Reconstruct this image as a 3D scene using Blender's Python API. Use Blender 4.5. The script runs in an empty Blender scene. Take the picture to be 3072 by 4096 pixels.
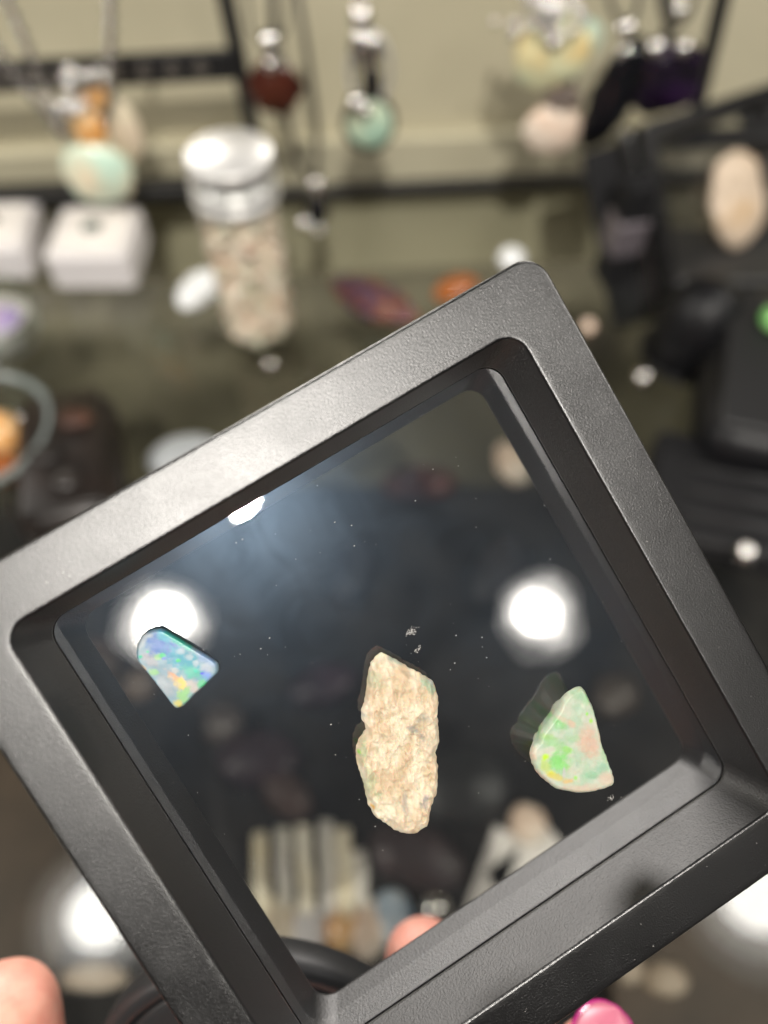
import bpy, math, random
from mathutils import Vector, Matrix, noise
random.seed(7)
sc = bpy.context.scene
col = sc.collection
R = math.radians

# ------------------------------------------------------------------ camera
H, PITCH, F = 0.25, R(56), 3000.0                 # height over the shelf, tilt, focal length in photo pixels
CAM = Vector((0, 0, H))
FWD = Vector((0, math.cos(PITCH), -math.sin(PITCH)))
DWN = Vector((0, -math.sin(PITCH), -math.cos(PITCH)))
RGT = Vector((1, 0, 0))
cd = bpy.data.cameras.new('camera')
cam = bpy.data.objects.new('camera', cd); col.objects.link(cam)
cam.matrix_world = Matrix(((1, 0, 0, 0), (0, -DWN.y, -FWD.y, 0), (0, -DWN.z, -FWD.z, H), (0, 0, 0, 1)))
cd.sensor_fit = 'VERTICAL'; cd.sensor_height = 36; cd.lens = F / 4096 * 36
cd.clip_start = 0.005; cd.clip_end = 50
cd.dof.use_dof = True; cd.dof.focus_distance = 0.1045; cd.dof.aperture_fstop = 6.6
sc.camera = cam

# ------------------------------------------------------------------ world, exposure
w = bpy.data.worlds.new('World'); sc.world = w; w.use_nodes = True
bg = w.node_tree.nodes['Background']; bg.inputs[0].default_value = (1.0, 0.95, 0.9, 1); bg.inputs[1].default_value = 0.065
sc.view_settings.view_transform = 'Standard'; sc.view_settings.look = 'None'
sc.view_settings.exposure = 0; sc.view_settings.gamma = 1
sc.cycles.use_denoising = True
sc.cycles.max_bounces = 10; sc.cycles.transparent_max_bounces = 24
sc.cycles.sample_clamp_indirect = 6
sc.cycles.caustics_refractive = False

# pose of the held frame (solved from its edges): local x right, y up, z to the viewer
rv = Vector((0.04749, -0.12289, -0.53765)); tv = Vector((0.004554, 0.02734, 0.09727))
RM = Matrix.Rotation(rv.length, 3, rv.normalized())
def cam2w(p): return CAM + RGT * p[0] + DWN * p[1] + FWD * p[2]
def loc2w(x, y, z): return cam2w(RM @ Vector((x, -y, -z)) + tv)
O_ = loc2w(0, 0, 0); AX = loc2w(1, 0, 0) - O_; AY = loc2w(0, 1, 0) - O_; AZ = loc2w(0, 0, 1) - O_
FRAME_M = Matrix((AX, AY, AZ)).transposed().to_4x4(); FRAME_M.translation = O_
FILM_Z = -0.009

def ray(u, v):        # photo pixel, 3072 x 4096
    return FWD + RGT * ((u - 1536) / F) + DWN * ((v - 2048) / F)
K = 3072 / 1659.0
def PZ(x, y, z=0.0):  # point of the level z seen at x,y of the 1659-wide picture
    d = ray(x * K, y * K); return CAM + d * ((z - H) / d.z)
def PD(x, y, depth): return CAM + ray(x * K, y * K) * depth
def on_film(u, v, h=0.0):
    d = ray(u, v); p0 = loc2w(0, 0, FILM_Z + h)
    return FRAME_M.inverted() @ (CAM + d * ((p0 - CAM).dot(AZ) / d.dot(AZ)))

# ------------------------------------------------------------------ ceiling lamps and added fill spots
def lamp(name, pos, target, r, E, colr=(1, .95, .88)):
    ld = bpy.data.lights.new(name, 'AREA'); ld.shape = 'DISK'; ld.size = 2 * r
    dist = (pos - target).length
    ld.energy = E * dist * dist * math.pi
    ld.color = colr
    o = bpy.data.objects.new(name, ld); col.objects.link(o); o.location = pos
    o.rotation_euler = (target - pos).to_track_quat('-Z', 'Y').to_euler()
def film_lamp(name, u, v, r, E, h=1.25, colr=(1, .95, .88)):
    d = ray(u * K, v * K); p0 = loc2w(0, 0, FILM_Z); n = AZ
    p = CAM + d * ((p0 - CAM).dot(n) / d.dot(n))
    rd = (d - 2 * d.dot(n) * n).normalized()
    lamp(name, p + rd * (h / rd.z), p, r, E, colr)
def shelf_lamp(name, u, v, r, E, h=1.4, colr=(1, .97, .92)):
    p = PZ(u, v); d = ray(u * K, v * K).normalized(); rd = Vector((d.x, d.y, -d.z))
    lamp(name, p + rd * (h / rd.z), p, r, E, colr)
film_lamp('key_spot', 523, 1084, .018, 3.3)
# each downlight: a bright diffuser inside two dimmer reflector rings
def down(fn, u, v, r, E):
    for k, (q, e) in enumerate(((.46, .60), (.74, .24), (1.0, .16))):
        fn('downlight', u, v, r * q, E * e, 1.25 + .01 * k)
down(film_lamp, 352, 1345, .102, .20)
down(film_lamp, 1163, 1328, .108, .21)
down(shelf_lamp, 215, 1975, .115, .13)
down(shelf_lamp, 1640, 1930, .14, .13)
for az, el, e in ((-25, 14, 3.4), (14, 17, 1.3), (-98, 40, 1.7), (84, 44, 1.3)):   # fill spots added beyond and beside the showcase, brightening frame walls and lower display
    dv = Vector((math.sin(R(az)) * math.cos(R(el)), math.cos(R(az)) * math.cos(R(el)), math.sin(R(el))))
    lamp('far_spot', O_ + dv * 1.5, O_, .20, e)

# ------------------------------------------------------------------ materials
def mat(name, c, rough=.5, metal=0, spec=.5, **kw):
    m = bpy.data.materials.new(name); m.use_nodes = True
    b = m.node_tree.nodes['Principled BSDF']
    b.inputs['Base Color'].default_value = (*c, 1); b.inputs['Roughness'].default_value = rough
    b.inputs['Metallic'].default_value = metal; b.inputs['Specular IOR Level'].default_value = spec
    for k, v in kw.items(): b.inputs[k.replace('_', ' ')].default_value = v
    return m
def N(m, t, **kw):
    n = m.node_tree.nodes.new(t)
    for k, v in kw.items(): setattr(n, k, v)
    return n
def L(m, a, b): m.node_tree.links.new(a, b)
def bump(m, scale, dist, detail=3, strength=1.0, rough=.6):
    tc = N(m, 'ShaderNodeTexCoord'); nz = N(m, 'ShaderNodeTexNoise'); bp = N(m, 'ShaderNodeBump')
    nz.inputs['Scale'].default_value = scale; nz.inputs['Detail'].default_value = detail; nz.inputs['Roughness'].default_value = rough
    bp.inputs['Distance'].default_value = dist; bp.inputs['Strength'].default_value = strength
    L(m, tc.outputs['Object'], nz.inputs['Vector']); L(m, nz.outputs['Fac'], bp.inputs['Height'])
    L(m, bp.outputs['Normal'], m.node_tree.nodes['Principled BSDF'].inputs['Normal'])
    return nz
def mottle(m, c1, c2, scale, detail=4, lo=.35, hi=.65):
    tc = N(m, 'ShaderNodeTexCoord'); nz = N(m, 'ShaderNodeTexNoise'); cr = N(m, 'ShaderNodeValToRGB')
    nz.inputs['Scale'].default_value = scale; nz.inputs['Detail'].default_value = detail
    cr.color_ramp.elements[0].position = lo; cr.color_ramp.elements[1].position = hi
    cr.color_ramp.elements[0].color = (*c1, 1); cr.color_ramp.elements[1].color = (*c2, 1)
    L(m, tc.outputs['Object'], nz.inputs['Vector']); L(m, nz.outputs['Fac'], cr.inputs['Fac'])
    L(m, cr.outputs['Color'], m.node_tree.nodes['Principled BSDF'].inputs['Base Color'])
    return m
def schlick(m, f0):
    geo = N(m, 'ShaderNodeNewGeometry'); dt = N(m, 'ShaderNodeVectorMath', operation='DOT_PRODUCT')
    L(m, geo.outputs['Incoming'], dt.inputs[0]); L(m, geo.outputs['Normal'], dt.inputs[1])
    src = dt.outputs['Value']
    for op, k in (('ABSOLUTE', None), ('SUBTRACT', 1.0), ('POWER', 5.0), ('MULTIPLY', 1 - f0), ('ADD', f0)):
        q = N(m, 'ShaderNodeMath', operation=op)
        if op == 'SUBTRACT': q.inputs[0].default_value = k; L(m, src, q.inputs[1])
        else:
            L(m, src, q.inputs[0])
            if k is not None: q.inputs[1].default_value = k
        src = q.outputs[0]
    return src
def satin(name, c, f0, rough, bscale, bdist):
    """moulded satin plastic: dark body, soft-edged sheen, fine grain, faint scuffs and finger smears"""
    m = bpy.data.materials.new(name); m.use_nodes = True; nt = m.node_tree; nt.nodes.clear()
    out = N(m, 'ShaderNodeOutputMaterial'); df = N(m, 'ShaderNodeBsdfDiffuse'); gl = N(m, 'ShaderNodeBsdfGlossy'); mx = N(m, 'ShaderNodeMixShader')
    gl.distribution = 'BECKMANN'; df.inputs[0].default_value = (*c, 1)
    tc = N(m, 'ShaderNodeTexCoord'); nz = N(m, 'ShaderNodeTexNoise'); bp = N(m, 'ShaderNodeBump')
    nz.inputs['Scale'].default_value = bscale; nz.inputs['Detail'].default_value = 2; bp.inputs['Distance'].default_value = bdist
    L(m, tc.outputs['Object'], nz.inputs['Vector']); L(m, nz.outputs['Fac'], bp.inputs['Height']); L(m, bp.outputs['Normal'], gl.inputs['Normal'])
    n2 = N(m, 'ShaderNodeTexNoise'); n2.inputs['Scale'].default_value = 140; n2.inputs['Detail'].default_value = 4
    mr = N(m, 'ShaderNodeMapRange'); mr.inputs[1].default_value = .3; mr.inputs[2].default_value = .7; mr.inputs[3].default_value = rough - .015; mr.inputs[4].default_value = rough + .02
    L(m, tc.outputs['Object'], n2.inputs['Vector']); L(m, n2.outputs['Fac'], mr.inputs[0]); L(m, mr.outputs[0], gl.inputs['Roughness'])
    L(m, schlick(m, f0), mx.inputs[0]); L(m, df.outputs[0], mx.inputs[1]); L(m, gl.outputs[0], mx.inputs[2]); L(m, mx.outputs[0], out.inputs[0])
    return m
def clear(name, tint, ior, rough=0.0, haze=0.0, haze_rough=.3, haze_col=(1, 1, 1), dust=0.0, wave=0.0):
    """thin clear sheet: see-through with Fresnel gloss, and a faint scattering haze"""
    m = bpy.data.materials.new(name); m.use_nodes = True; nt = m.node_tree; nt.nodes.clear()
    out = N(m, 'ShaderNodeOutputMaterial'); tr = N(m, 'ShaderNodeBsdfTransparent'); gl = N(m, 'ShaderNodeBsdfGlossy')
    mx = N(m, 'ShaderNodeMixShader')
    tr.inputs[0].default_value = (*tint, 1); gl.inputs['Color'].default_value = (1, 1, 1, 1); gl.inputs['Roughness'].default_value = rough
    fac = schlick(m, ((ior - 1) / (ior + 1)) ** 2)
    if wave:
        tcw = N(m, 'ShaderNodeTexCoord'); nw = N(m, 'ShaderNodeTexNoise'); bw = N(m, 'ShaderNodeBump')
        nw.inputs['Scale'].default_value = 90; nw.inputs['Detail'].default_value = 1; bw.inputs['Distance'].default_value = wave
        L(m, tcw.outputs['Object'], nw.inputs['Vector']); L(m, nw.outputs['Fac'], bw.inputs['Height']); L(m, bw.outputs['Normal'], gl.inputs['Normal'])
    L(m, fac, mx.inputs[0]); L(m, tr.outputs[0], mx.inputs[1]); L(m, gl.outputs[0], mx.inputs[2])
    last = mx
    if haze:
        g2 = N(m, 'ShaderNodeBsdfGlossy'); g2.inputs['Roughness'].default_value = haze_rough; g2.inputs['Color'].default_value = (*haze_col, 1)
        m2 = N(m, 'ShaderNodeMixShader')
        tcs = N(m, 'ShaderNodeTexCoord'); ns = N(m, 'ShaderNodeTexNoise'); mr = N(m, 'ShaderNodeMapRange')          # finger smears
        ns.inputs['Scale'].default_value = 130; ns.inputs['Detail'].default_value = 5; ns.inputs['Distortion'].default_value = 1.2
        mr.inputs[1].default_value = .35; mr.inputs[2].default_value = .7; mr.inputs[3].default_value = haze * .85; mr.inputs[4].default_value = haze * 1.2
        L(m, tcs.outputs['Object'], ns.inputs['Vector']); L(m, ns.outputs['Fac'], mr.inputs[0]); L(m, mr.outputs[0], m2.inputs[0])
        L(m, last.outputs[0], m2.inputs[1]); L(m, g2.outputs[0], m2.inputs[2]); last = m2
    if dust:
        df = N(m, 'ShaderNodeBsdfDiffuse'); df.inputs[0].default_value = (.8, .76, .72, 1)
        m3 = N(m, 'ShaderNodeMixShader'); m3.inputs[0].default_value = dust
        L(m, last.outputs[0], m3.inputs[1]); L(m, df.outputs[0], m3.inputs[2]); last = m3
    L(m, last.outputs[0], out.inputs[0])
    return m

M = {}
M['plastic'] = satin('black_satin_plastic', (.004, .0038, .004), .12, .375, 4200, .000042)
M['plasticwall'] = satin('black_grained_plastic', (.012, .0115, .0118), .15, .54, 3200, .00010)
M['plastic2'] = mat('black_smooth_plastic', (.016, .016, .017), .42, spec=.7)
bump(M['plastic2'], 2500, .00003, 2, .6)
M['black'] = mat('black_velvet', (.008, .008, .009), .75, spec=.25)
M['metalblack'] = mat('black_painted_metal', (.010, .010, .011), .45)
M['film'] = clear('stretched_clear_film', (.80, .80, .82), 1.85, 0.0, haze=.0095, haze_rough=.27, haze_col=(.50, .72, 1.0), dust=.002, wave=.00006)
M['glass'] = clear('clear_glass_sheet', (.95, .958, .94), 1.5)
M['thinglass'] = clear('clear_thin_glass', (.90, .92, .91), 1.5)
M['wall'] = mottle(mat('olive_beige_panel', (.4, .38, .27), .8, spec=.2), (.445, .41, .29), (.51, .47, .34), 9)
M['skirt'] = mottle(mat('olive_beige_skirting', (.4, .38, .27), .7, spec=.3), (.40, .37, .265), (.45, .42, .305), 12)
M['olive'] = mottle(mat('dark_olive_felt', (.1, .1, .07), .9, spec=.1), (.075, .068, .046), (.115, .104, .072), 14)
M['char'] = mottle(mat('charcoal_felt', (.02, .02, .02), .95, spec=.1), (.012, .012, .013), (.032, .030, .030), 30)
M['silver'] = mat('polished_silver', (.85, .83, .80), .16, 1)
M['alu'] = mat('brushed_aluminium', (.80, .79, .77), .42, .65)
M['white'] = mat('white_gloss_card', (.70, .67, .67), .45)
M['foam'] = mat('white_foam', (.76, .72, .68), .9)
M['skin'] = mat('skin', (.82, .37, .28), .48, Subsurface_Weight=.25, Subsurface_Scale=.004)
M['skin'].node_tree.nodes['Principled BSDF'].inputs['Subsurface Radius'].default_value = (1, .35, .2)
mottle(M['skin'], (.78, .33, .25), (.86, .43, .33), 260)
bump(M['skin'], 1400, .00012, 4, .7)
M['nail'] = mat('pink_nail_varnish', (.52, .15, .22), .35)
M['nailrim'] = mat('magenta_nail_edge', (.55, .03, .24), .2, Coat_Weight=.6)
def gem(name, a, b, scale, rough=.2, **kw): return mottle(mat(name, a, rough, **kw), a, b, scale)
M['opalgreen'] = gem('pale_green_opal', (.40, .64, .50), (.74, .70, .48), 70)
M['opalyellow'] = gem('yellow_green_opal', (.62, .72, .52), (.85, .62, .26), 50)
M['opalpink'] = gem('pink_cream_opal', (.78, .56, .42), (.74, .66, .56), 60)
M['opalcream'] = gem('cream_opal', (.72, .58, .44), (.75, .68, .50), 60)
M['opalfire'] = gem('orange_opal', (.78, .36, .10), (.75, .55, .30), 90)
M['opalmint'] = gem('mint_and_orange_opal', (.50, .72, .60), (.84, .68, .48), 50, .2)
M['brownstone'] = gem('dark_red_brown_stone', (.035, .010, .007), (.085, .020, .010), 120, .15)
M['blackstone'] = mat('black_faceted_stone', (.006, .006, .008), .06)
M['purple'] = gem('purple_black_opal', (.006, .005, .007), (.026, .009, .042), 60, .2)
M['boulder'] = gem('boulder_opal', (.022, .016, .085), (.22, .085, .03), 130, .10)
bump(M['boulder'], 240, .003, 2, 1.0)
M['amber'] = gem('amber_stone', (.45, .14, .03), (.20, .06, .02), 90, .2)
M['ambdim'] = gem('dull_amber_stone', (.12, .045, .02), (.05, .02, .012), 90, .5)
M['violet'] = gem('violet_opal', (.30, .22, .62), (.55, .42, .60), 90, .2)
M['wood'] = gem('dark_brown_wood', (.008, .006, .005), (.018, .011, .008), 60, .4)
M['greendrop'] = gem('bright_green_opal', (.15, .50, .12), (.45, .65, .30), 90, .2)
M['rimglass'] = mat('frosted_glass_edge', (.30, .34, .33), .15, Transmission_Weight=.4)
M['greymetal'] = mat('tarnished_silver', (.10, .09, .085), .3, .7)  # dark reflections in the chain put into the colour of alternate links
M['pebble'] = gem('dull_tan_pebble', (.30, .23, .17), (.36, .30, .24), 80, .5)
M['cord'] = mat('grey_green_cord', (.075, .07, .055), .7)
M['dust'] = mat('dust', (.75, .72, .68), .9)

# ------------------------------------------------------------------ mesh helpers
def link(name, verts, faces, m, parent=None, smooth=True, local=False):
    me = bpy.data.meshes.new(name); me.from_pydata([tuple(v) for v in verts], [], faces); me.update()
    if smooth: me.polygons.foreach_set('use_smooth', [True] * len(me.polygons))
    me.materials.append(m)
    o = bpy.data.objects.new(name, me); col.objects.link(o)
    if parent:
        o.parent = parent
        if not local: o.matrix_parent_inverse = parent.matrix_basis.inverted()
    return o
def tag(o, label=None, cat=None, group=None, kind=None):
    if label: o['label'] = label
    if cat: o['category'] = cat
    if group: o['group'] = group
    if kind: o['kind'] = kind
    return o
def thing(name, loc, label, cat, group=None):
    o = bpy.data.objects.new(name, None); col.objects.link(o); o.empty_display_size = .01
    o.location = loc; return tag(o, label, cat, group)
class MB:
    def __init__(s): s.v = []; s.f = []
    def add(s, v, f):
        n = len(s.v); s.v += [Vector(p) for p in v]; s.f += [tuple(i + n for i in q) for q in f]; return s
    def sphere(s, c, r, seg=12, rings=8, ax=None):
        """ellipsoid; r scalar or 3 radii; ax 3 axis vectors"""
        rr = (r, r, r) if not hasattr(r, '__len__') else r
        ax = ax or (Vector((1, 0, 0)), Vector((0, 1, 0)), Vector((0, 0, 1)))
        v = [Vector(c) + ax[2] * rr[2]]
        for i in range(1, rings):
            t = math.pi * i / rings
            for j in range(seg):
                a = 2 * math.pi * j / seg
                v.append(Vector(c) + ax[0] * (rr[0] * math.sin(t) * math.cos(a)) + ax[1] * (rr[1] * math.sin(t) * math.sin(a)) + ax[2] * (rr[2] * math.cos(t)))
        v.append(Vector(c) - ax[2] * rr[2]); f = []
        for j in range(seg): f.append((0, 1 + j, 1 + (j + 1) % seg))
        for i in range(rings - 2):
            for j in range(seg):
                a = 1 + i * seg + j; b = 1 + i * seg + (j + 1) % seg
                f.append((a, a + seg, b + seg, b))
        n = len(v) - 1; k = 1 + (rings - 2) * seg
        for j in range(seg): f.append((n, k + (j + 1) % seg, k + j))
        return s.add(v, f)
    def lathe(s, c, prof, ax=None, seg=48, close=True):
        """prof: (radius, height) list along axis ax[2]"""
        ax = ax or (Vector((1, 0, 0)), Vector((0, 1, 0)), Vector((0, 0, 1)))
        v = []; f = []
        for (r, z) in prof:
            for j in range(seg):
                a = 2 * math.pi * j / seg
                v.append(Vector(c) + ax[0] * (r * math.cos(a)) + ax[1] * (r * math.sin(a)) + ax[2] * z)
        for i in range(len(prof) - 1):
            for j in range(seg):
                a = i * seg + j; b = i * seg + (j + 1) % seg
                f.append((a, b, b + seg, a + seg))
        if close:
            f.append(tuple(reversed(range(seg)))); f.append(tuple(range((len(prof) - 1) * seg, len(prof) * seg)))
        return s.add(v, f)
    def box(s, c, hx, hy, hz, ax=None, bev=0.0):
        ax = ax or (Vector((1, 0, 0)), Vector((0, 1, 0)), Vector((0, 0, 1)))
        if bev <= 0:
            v = [Vector(c) + ax[0] * (hx * i) + ax[1] * (hy * j) + ax[2] * (hz * k) for k in (-1, 1) for j in (-1, 1) for i in (-1, 1)]
            return s.add(v, [(0, 2, 3, 1), (4, 5, 7, 6), (0, 1, 5, 4), (2, 6, 7, 3), (0, 4, 6, 2), (1, 3, 7, 5)])
        rings = []
        for (ins, z) in ((bev, -hz), (0, -hz + bev), (0, hz - bev), (bev, hz)):
            rr = []
            for (sx, sy, a0) in ((1, 1, 0), (-1, 1, 90), (-1, -1, 180), (1, -1, 270)):
                for k in range(4):
                    a = R(a0 + 30 * k); q = bev * 2
                    rr.append(Vector(c) + ax[0] * (sx * (hx - q) + (q - ins) * math.cos(a)) + ax[1] * (sy * (hy - q) + (q - ins) * math.sin(a)) + ax[2] * z)
            rings.append(rr)
        v = [p for r_ in rings for p in r_]; f = []; n = 16
        for i in range(3):
            for j in range(n): f.append((i * n + j, i * n + (j + 1) % n, (i + 1) * n + (j + 1) % n, (i + 1) * n + j))
        f.append(tuple(reversed(range(n)))); f.append(tuple(range(3 * n, 4 * n)))
        return s.add(v, f)
    def tube(s, pts, r, seg=8):
        pts = [Vector(p) for p in pts]; v = []; f = []
        up = Vector((.31, .2, .93))
        for i, p in enumerate(pts):
            t = (pts[min(i + 1, len(pts) - 1)] - pts[max(i - 1, 0)]).normalized()
            a = t.cross(up).normalized(); b = t.cross(a)
            for j in range(seg):
                q = 2 * math.pi * j / seg; v.append(p + a * (r * math.cos(q)) + b * (r * math.sin(q)))
        for i in range(len(pts) - 1):
            for j in range(seg): f.append((i * seg + j, i * seg + (j + 1) % seg, (i + 1) * seg + (j + 1) % seg, (i + 1) * seg + j))
        f.append(tuple(reversed(range(seg)))); f.append(tuple(range((len(pts) - 1) * seg, len(pts) * seg)))
        return s.add(v, f)
    def rough(s, amp, scale, seed=0):
        for p in s.v:
            n = noise.noise_vector(p * scale + Vector((seed, seed * 2.3, 0))); p += n * amp
        return s
    def build(s, name, m, parent=None, smooth=True, local=False): return link(name, s.v, s.f, m, parent, smooth, local)
def along(pts, step):
    pts = [Vector(p) for p in pts]; out = []; acc = 0
    for a, b in zip(pts, pts[1:]):
        l = (b - a).length
        while acc < l: out.append(a.lerp(b, acc / l)); acc += step
        acc -= l
    return out

# ------------------------------------------------------------------ setting: glass shelf, wall, lower boards
B0, B1 = PZ(0, 428), PZ(1300, 372)                     # foot of the back wall
WX = (B1 - B0); WX.z = 0; WX.normalize(); WN = Vector((WX.y, -WX.x, 0))   # WN points to the viewer
UP = Vector((0, 0, 1)); WAX = (WX, WN, UP)
WM = (B0 + B1) / 2
def PW(x, y, off):     # pixel on the upright plane standing off metres before the wall
    d = ray(x * K, y * K); p0 = WM + WN * off
    return CAM + d * ((p0 - CAM).dot(WN) / d.dot(WN))
tag(MB().box(WM - WN * .010 + UP * .04, .60, .008, .103, WAX).build('wall', M['wall'], smooth=False), kind='structure')
tag(MB().box(WM + WN * .0025 + UP * .0155, .60, .0042, .0125, WAX, .0006).build('wall_skirting', M['skirt'], smooth=False), kind='structure')
tag(MB().box(WM + WN * .0085 + UP * .0024, .60, .0016 + .003, .0022, WAX, .0005).build('wall_trim', M['metalblack'], smooth=False), kind='structure')
gy0 = -0.35
gc = WM + WN * .27
tag(MB().box(Vector((gc.x, gc.y, -.003)), .58, .265, .0029, WAX).build('glass_shelf', M['glass'], smooth=False), kind='structure')
LOW = -0.085
tag(MB().box(Vector((gc.x, gc.y + .02, LOW - .006)), .62, .34, .006, WAX).build('lower_board', M['olive'], smooth=False), kind='structure')
# black felt tray added for the darkness over the front of the lower board
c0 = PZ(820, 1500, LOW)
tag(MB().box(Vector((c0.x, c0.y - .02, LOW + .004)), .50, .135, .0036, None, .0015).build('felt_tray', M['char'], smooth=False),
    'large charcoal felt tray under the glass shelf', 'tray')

# ------------------------------------------------------------------ floating frames
S, WD, I2, D2, D3 = .045, .00775, .00164, .009, .0085
def ring(a, r, z, n=8):
    out = []
    for (sx, sy, a0) in ((1, 1, 0), (-1, 1, 90), (-1, -1, 180), (1, -1, 270)):
        for k in range(n + 1):
            t = R(a0 + 90 * k / n); out.append((sx * (a - r) + r * math.cos(t), sy * (a - r) + r * math.sin(t), z))
    return out
def shell(rows, closed=True):
    rs = [ring(*q) for q in rows]; n = len(rs[0]); v = [p for r_ in rs for p in r_]; f = []
    m = len(rs)
    for i in range(m if closed else m - 1):
        for j in range(n):
            a = i * n + j; b = i * n + (j + 1) % n; c = ((i + 1) % m) * n + (j + 1) % n; d = ((i + 1) % m) * n + j
            f.append((a, b, c, d))
    return v, f
def half(z0, sgn, depth, inset, ai=S - WD):
    """one half of the frame: face at z0, going depth away along -sgn"""
    rows = []; e = .00045; ro, ri = .0036, .0030
    rows.append((S - .0003, ro, z0 - sgn * (depth - .00012)))
    rows.append((S, ro, z0 - sgn * (e + .0006)))
    for k in range(5):
        t = R(90 * k / 4); rows.append((S - e + e * math.cos(t), ro - e + e * math.cos(t), z0 - sgn * (e - e * math.sin(t))))
    rows.append((S - .0012, ro - .0012, z0)); rows.append((ai + .0012, ri + .0012, z0))
    for k in range(5):
        t = R(90 * k / 4); rows.append((ai + e - e * math.sin(t), ri + e - e * math.sin(t), z0 - sgn * (e - e * math.cos(t))))
    rows.append((ai - .00012, ri, z0 - sgn * (e + .0006)))
    rows.append((ai - inset + .0001, ri - .0001, z0 - sgn * (depth - .0006)))
    rows.append((ai - inset, ri, z0 - sgn * (depth - .00012)))
    v, f = shell(rows)
    if sgn < 0: f = [tuple(reversed(q)) for q in f]
    return v, f
def make_frame(mtx, label):
    t = thing('floating_frame', (0, 0, 0), label, 'display frame', 'square black floating display frames')
    t.matrix_world = mtx
    for nm, (v, f) in (('front_half', half(0, 1, D2, I2)), ('back_half', half(-D2 - D3, -1, D3, -.00142, S - WD - I2 - .0014))):
        o = link(nm, v, [tuple(reversed(q)) for q in f], M['plastic'], t, True, True)
        o.data.materials.append(M['plasticwall'])
        for p_ in o.data.polygons:                    # inner walls carry a coarser mould grain
            q_ = p_.center
            if abs(p_.normal.z) < .5 and max(abs(q_.x), abs(q_.y)) < S - WD + .0004: p_.material_index = 1
        mod = o.modifiers.new('weighted', 'WEIGHTED_NORMAL'); mod.keep_sharp = True
    a = S - WD - I2 + .0006
    v = [p for p in ring(a, .003, FILM_Z)]
    link('film', v, [tuple(range(len(v)))], M['film'], t, False, True)
    return t
make_frame(FRAME_M, 'black square frame held in the fingers with three opals behind clear film')

# ------------------------------------------------------------------ the three opals in the frame
def resample(pts, n):
    P = [Vector((x, y, 0)) for x, y in pts]; P.append(P[0].copy())
    tot = sum((b - a).length for a, b in zip(P, P[1:])); q = along(P, tot / n)
    return q[:n]
def smooth_loop(q, it):
    for _ in range(it):
        q = [(q[i - 1] + q[i] * 2 + q[(i + 1) % len(q)]) / 4 for i in range(len(q))]
    return q
def stone(name, label, outline, crop, sc_, hw, bulge, n, rings, colour, material, amp, amps, flat, jit, under, stretch=1.0, octv=3, low=0.0):
    x0, y0 = crop
    q = smooth_loop(resample(outline, n), 2)
    cx = sum(p.x for p in q) / n; cy = sum(p.y for p in q) / n
    q = [p + Vector((noise.noise(p * .02), noise.noise(p * .02 + Vector((9, 9, 9))), 0)) * jit for p in q]
    verts = []; cols = []; faces = []
    def put(px, py, h, dz):
        l = on_film(x0 + px * sc_, y0 + py * sc_, hw)           # outline lies hw above the film
        verts.append(Vector((l.x, l.y, FILM_Z + h + dz))); cols.append(colour(px, py))
    ts = [1 - (k / rings) for k in range(rings)]
    for t in ts:
        for p in q:
            px = cx + (p.x - cx) * t; py = cy + (p.y - cy) * t
            e = 1 - t
            prof = 1 - (max(0, 1 - e / flat)) ** 2.2
            s3 = Vector((px * .01, py * .01, 1.7))
            s3.y *= stretch; rgh = (noise.fractal(s3 * amps, 1.1, 2.0, octv) * amp + low * noise.noise(s3 * 1.1 + Vector((3, 8, 1)))) * min(1, e / .06 + .25)
            put(px, py, hw + bulge * prof, rgh)
    put(cx, cy, hw + bulge, 0); ci = len(verts) - 1
    for i in range(rings - 1):
        for j in range(n):
            faces.append((i * n + j, (i + 1) * n + j, (i + 1) * n + (j + 1) % n, i * n + (j + 1) % n))
    for j in range(n): faces.append(((rings - 1) * n + j, ci, (rings - 1) * n + (j + 1) % n))
    prev = 0
    for (s, h) in under:
        st = len(verts)
        for p in q: put(cx + (p.x - cx) * s, cy + (p.y - cy) * s, h, 0)
        for j in range(n): faces.append((prev + j, prev + (j + 1) % n, st + (j + 1) % n, st + j))
        prev = st
    faces.append(tuple(prev + j for j in range(n)))
    W_ = [FRAME_M @ v for v in verts]
    c = sum(W_, Vector()) / len(W_)
    o = link(name, [p - c for p in W_], faces, material)
    o.location = c
    at = o.data.color_attributes.new('tint', 'FLOAT_COLOR', 'POINT')
    at.data.foreach_set('color', [k for cc in cols for k in (cc[0] * .74, cc[1] * .74, cc[2] * .74, 1)])
    return tag(o, label, 'opal', 'opals mounted in the held frame')
def blend(a, b, t): return tuple(x + (y - x) * t for x, y in zip(a, b))
def sstep(e0, e1, x):
    t = max(0, min(1, (x - e0) / (e1 - e0))); return t * t * (3 - 2 * t)
def blob(px, py, bx, by, rx, ry, ang=0, warp=.35):
    dx, dy = px - bx, py - by; ca, sa = math.cos(R(ang)), math.sin(R(ang))
    x = (dx * ca + dy * sa) / rx; y = (-dx * sa + dy * ca) / ry
    d = math.hypot(x, y) + warp * noise.noise(Vector((px * .012, py * .012, bx)))+ warp * .5 * noise.noise(Vector((px * .035, py * .035, by)))
    return 1 - sstep(.35, 1.15, d)
def stonemat(name, rough, coat, sss, nscale, nd, grain=.12):
    m = mat(name, (.5, .5, .5), rough, Coat_Weight=coat, Subsurface_Weight=sss, Subsurface_Scale=.0022)
    b = m.node_tree.nodes['Principled BSDF']
    at = N(m, 'ShaderNodeAttribute', attribute_name='tint')
    nz = bump(m, nscale, nd, 4, .8)
    mx = N(m, 'ShaderNodeMix', data_type='RGBA', blend_type='OVERLAY'); mx.inputs[0].default_value = grain
    L(m, at.outputs['Color'], mx.inputs[6]); L(m, nz.outputs['Fac'], mx.inputs[7]); L(m, mx.outputs[2], b.inputs['Base Color'])
    return m
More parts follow.
